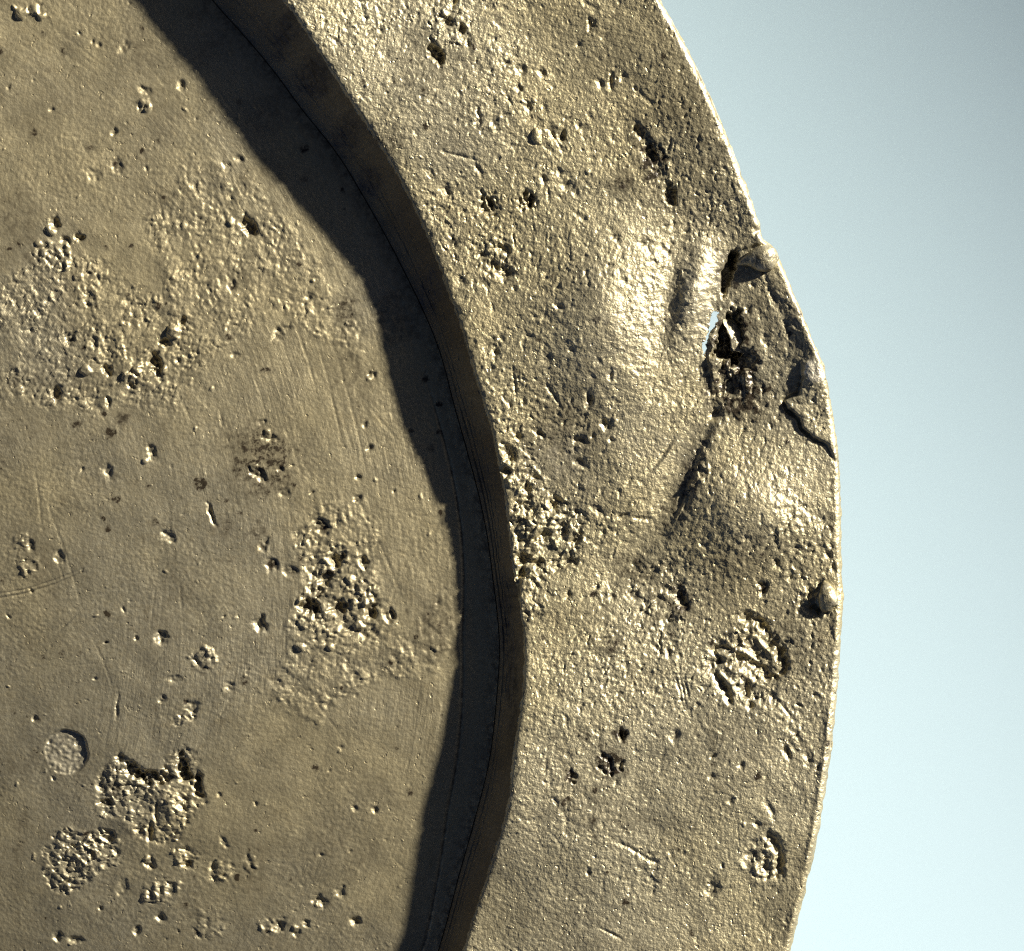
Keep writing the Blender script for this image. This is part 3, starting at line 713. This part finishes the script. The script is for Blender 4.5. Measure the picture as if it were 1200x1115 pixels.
uth = np.arange(-180, 180, 1.0)
rows = []
for fr in np.linspace(1, 0, 12):            # from the lip inwards under the rim
    r_ = ev(C_IN, uth) + fr * (ev(C_OUT, uth) - 5 - ev(C_IN, uth))
    z_ = rim_h(uth) * (1 - fr) + mid_h * fr - 90 + fr * 86
    rows.append((r_, z_ - 10))
rows.append((ev(C_FOOT, uth) - 4, uth * 0 - 75)); rows.append((ev(C_FOOT, uth) * .6, uth * 0 - 75)); rows.append((uth * 0 + 2, uth * 0 - 75))
RRu = np.array([a for a, b in rows]); ZZu = np.array([b for a, b in rows]); THu = np.repeat(uth[None], len(rows), 0)
Xu = PC[0] + RRu * np.cos(np.radians(THu)); Yu = PC[1] - RRu * np.sin(np.radians(THu))
qu = grid_quads(len(rows), len(uth))
mx = (Xu[:-1] + Xu[1:]) / 2; my = (Yu[:-1] + Yu[1:]) / 2
keep = ~((np.abs(mx - 838) < 55) & (np.abs(my - 392) < 50))
co = to_world(Xu.ravel(), Yu.ravel(), ZZu.ravel()) - OFF
me = mesh_np('underside', co, qu[keep], {'stain': np.zeros(len(co)), 'worn': np.zeros(len(co))})
link('underside', me, M_BACK, plate)

# ------------------------------------------------------------------ SEPARATE SCRAPS OF METAL: rolled lip end, edge nub, torn flake
def blob(name, spine, label, mat, n=36, seed=0, rough=.6):
    """a lump swept along a spine of (x, y, z, half width, half height)"""
    sp = np.array(spine, float)
    k = 44
    t = np.linspace(0, len(sp) - 1, k)
    P = np.stack([np.interp(t, np.arange(len(sp)), sp[:, c]) for c in range(5)], -1)
    for _ in range(2):
        P[1:-1] = .25 * P[:-2] + .5 * P[1:-1] + .25 * P[2:]
    d = np.gradient(P[:, :2], axis=0); d /= np.linalg.norm(d, axis=1)[:, None] + 1e-9
    nrm = np.stack([-d[:, 1], d[:, 0]], -1)
    a = np.linspace(0, 2 * np.pi, n, endpoint=False)
    X = P[:, 0:1] + nrm[:, 0:1] * np.cos(a) * P[:, 3:4]
    Y = P[:, 1:2] + nrm[:, 1:2] * np.cos(a) * P[:, 3:4]
    Z = P[:, 2:3] + np.sin(a) * P[:, 4:5]
    rr_ = rough * noise(X * 1.0 + Z * .5, Y + Z * .7, 7, 500 + seed)
    X = X + rr_; Z = Z + rr_ * 1.2
    co = to_world(X.ravel(), Y.ravel(), Z.ravel()) - OFF
    q = grid_quads(k, n).reshape(-1, 4)
    st = np.clip(.25 + .5 * noise(X.ravel(), Y.ravel(), 12, 520 + seed), 0, 1)
    wn = sstep(.1, .5, noise(X.ravel(), Y.ravel(), 9, 530 + seed)) * .3
    me = mesh_np(name, co, q, {'stain': st, 'worn': wn})
    return link(name, me, mat, plate, label)

zb = rim_z_at(900, 312)
blob('rolled_lip', [(862,311,zb-6,2,2),(868,309,zb-3,4,4),(874,307,zb-1,6,5),(880,306,zb+1,11,7),(886,305.5,zb+2,14,9),(892,305,zb+3,15.5,10),(898,304.5,zb+3,15.5,10),(903,304,zb+2,13.5,9),(907,304,zb+1,10,7),(909.5,304,zb,6,4),(911,304,zb,1,1)], 'smooth rolled knob of metal at the top of the tear', M_RIM, seed=1)
zn = rim_z_at(966, 700)
blob('edge_nub', [(963,680,zn-1,1,1),(965,686,zn+2,6,5),(967,694,zn+4,10,9),(968,703,zn+4,12,9),(969,711,zn+2,11,7),(972,716,zn-1,2,2)], 'small smooth nub squeezed up at the outer edge', M_RIM, seed=2, rough=.4)

# curled flake standing in the tear
u = np.linspace(0, 1, 26); w = np.linspace(-1, 1, 14)
U, Wd = np.meshgrid(u, w, indexing='ij')
cxl = 848 + 38 * U; cyl = 373 + 42 * U
wid = (2 + 17 * np.clip(U * 1.5, 0, 1) ** .8 * np.clip((1.12 - U) * 2.2, 0, 1)) * (1 + .3 * noise(U * 60, Wd * 3, 11, 541) + .2 * noise(U * 60, Wd * 3, 5, 546))
nx, ny = -.74, .67
Xf = cxl + nx * Wd * wid + 1.0 * noise(U * 40, Wd * 20, 6, 542)
Yf = cyl + ny * Wd * wid + 1.2 * noise(U * 40, Wd * 20, 6, 543)
zf = rim_z_at(895, 395)
Zf = zf - 8 - 11 * (.5 - Wd * .5) ** 1.3 + 4 * np.sin(U * 3) + 1.6 * noise(Xf, Yf, 9, 544)
top = to_world(Xf.ravel(), Yf.ravel(), Zf.ravel()) - OFF
bot = to_world(Xf.ravel(), Yf.ravel(), Zf.ravel() - 5) - OFF
A = np.arange(26 * 14).reshape(26, 14)
qt = np.stack([A[:-1, :-1], A[:-1, 1:], A[1:, 1:], A[1:, :-1]], -1).reshape(-1, 4)
bd = np.concatenate([A[0, :], A[1:, -1], A[-1, -2::-1], A[-2:0:-1, 0]])
sides = np.stack([bd, bd + 364, np.roll(bd, -1) + 364, np.roll(bd, -1)], -1)
qf = np.vstack([qt, qt[:, ::-1] + 364, sides])
sf = np.clip(.4 + .5 * noise(Xf.ravel(), Yf.ravel(), 10, 545), 0, .8)
me = mesh_np('torn_flake', np.vstack([top, bot]), qf, {'stain': np.concatenate([sf, sf * 0 + .7]), 'worn': np.zeros(728)})
link('torn_flake', me, M_RIM, plate, 'dark curled flake of metal standing in the tear')

# ------------------------------------------------------------------ PALE BLUE SHEET UNDER THE PLATE
mb = bpy.data.materials.new('pale_blue_card'); mb.use_nodes = True
nt = mb.node_tree; b = nt.nodes['Principled BSDF']
tc = nt.nodes.new('ShaderNodeTexCoord')
c = mix_col(nt, noise_node(nt, tc.outputs['Object'], 6, 3), (.50, .66, .78), (.49, .65, .77))
nt.links.new(c, b.inputs['Base Color'])
b.inputs['Roughness'].default_value = .85
gx = np.concatenate([np.arange(-2400, 300, 150), np.arange(300, 1700, 25), np.arange(1700, 2400, 100)])
gy = np.concatenate([np.arange(-1000, -500, 100), np.arange(-500, 1600, 25), np.arange(1600, 2800, 150)])
GX, GY = np.meshgrid(gx, gy)
p_ = (GX - 600) * .75 - (GY - 557) * .66            # it sweeps gently up towards the upper right
t_ = np.clip(p_ + 150, 0, 1100)
GZ = -360 + .25 * t_ ** 2.5 / (2.5 * 950 ** 1.5) + np.clip(p_ + 150 - 1100, 0, 5000) * .37
co = to_world(GX.ravel(), GY.ravel(), GZ.ravel())
A = np.arange(len(gx) * len(gy)).reshape(len(gy), len(gx))
qs = np.stack([A[:-1, :-1], A[1:, :-1], A[1:, 1:], A[:-1, 1:]], -1).reshape(-1, 4)
me = mesh_np('backdrop_sheet', co, qs)
bo = link('backdrop_sheet', me, mb)
bo['kind'] = 'structure'
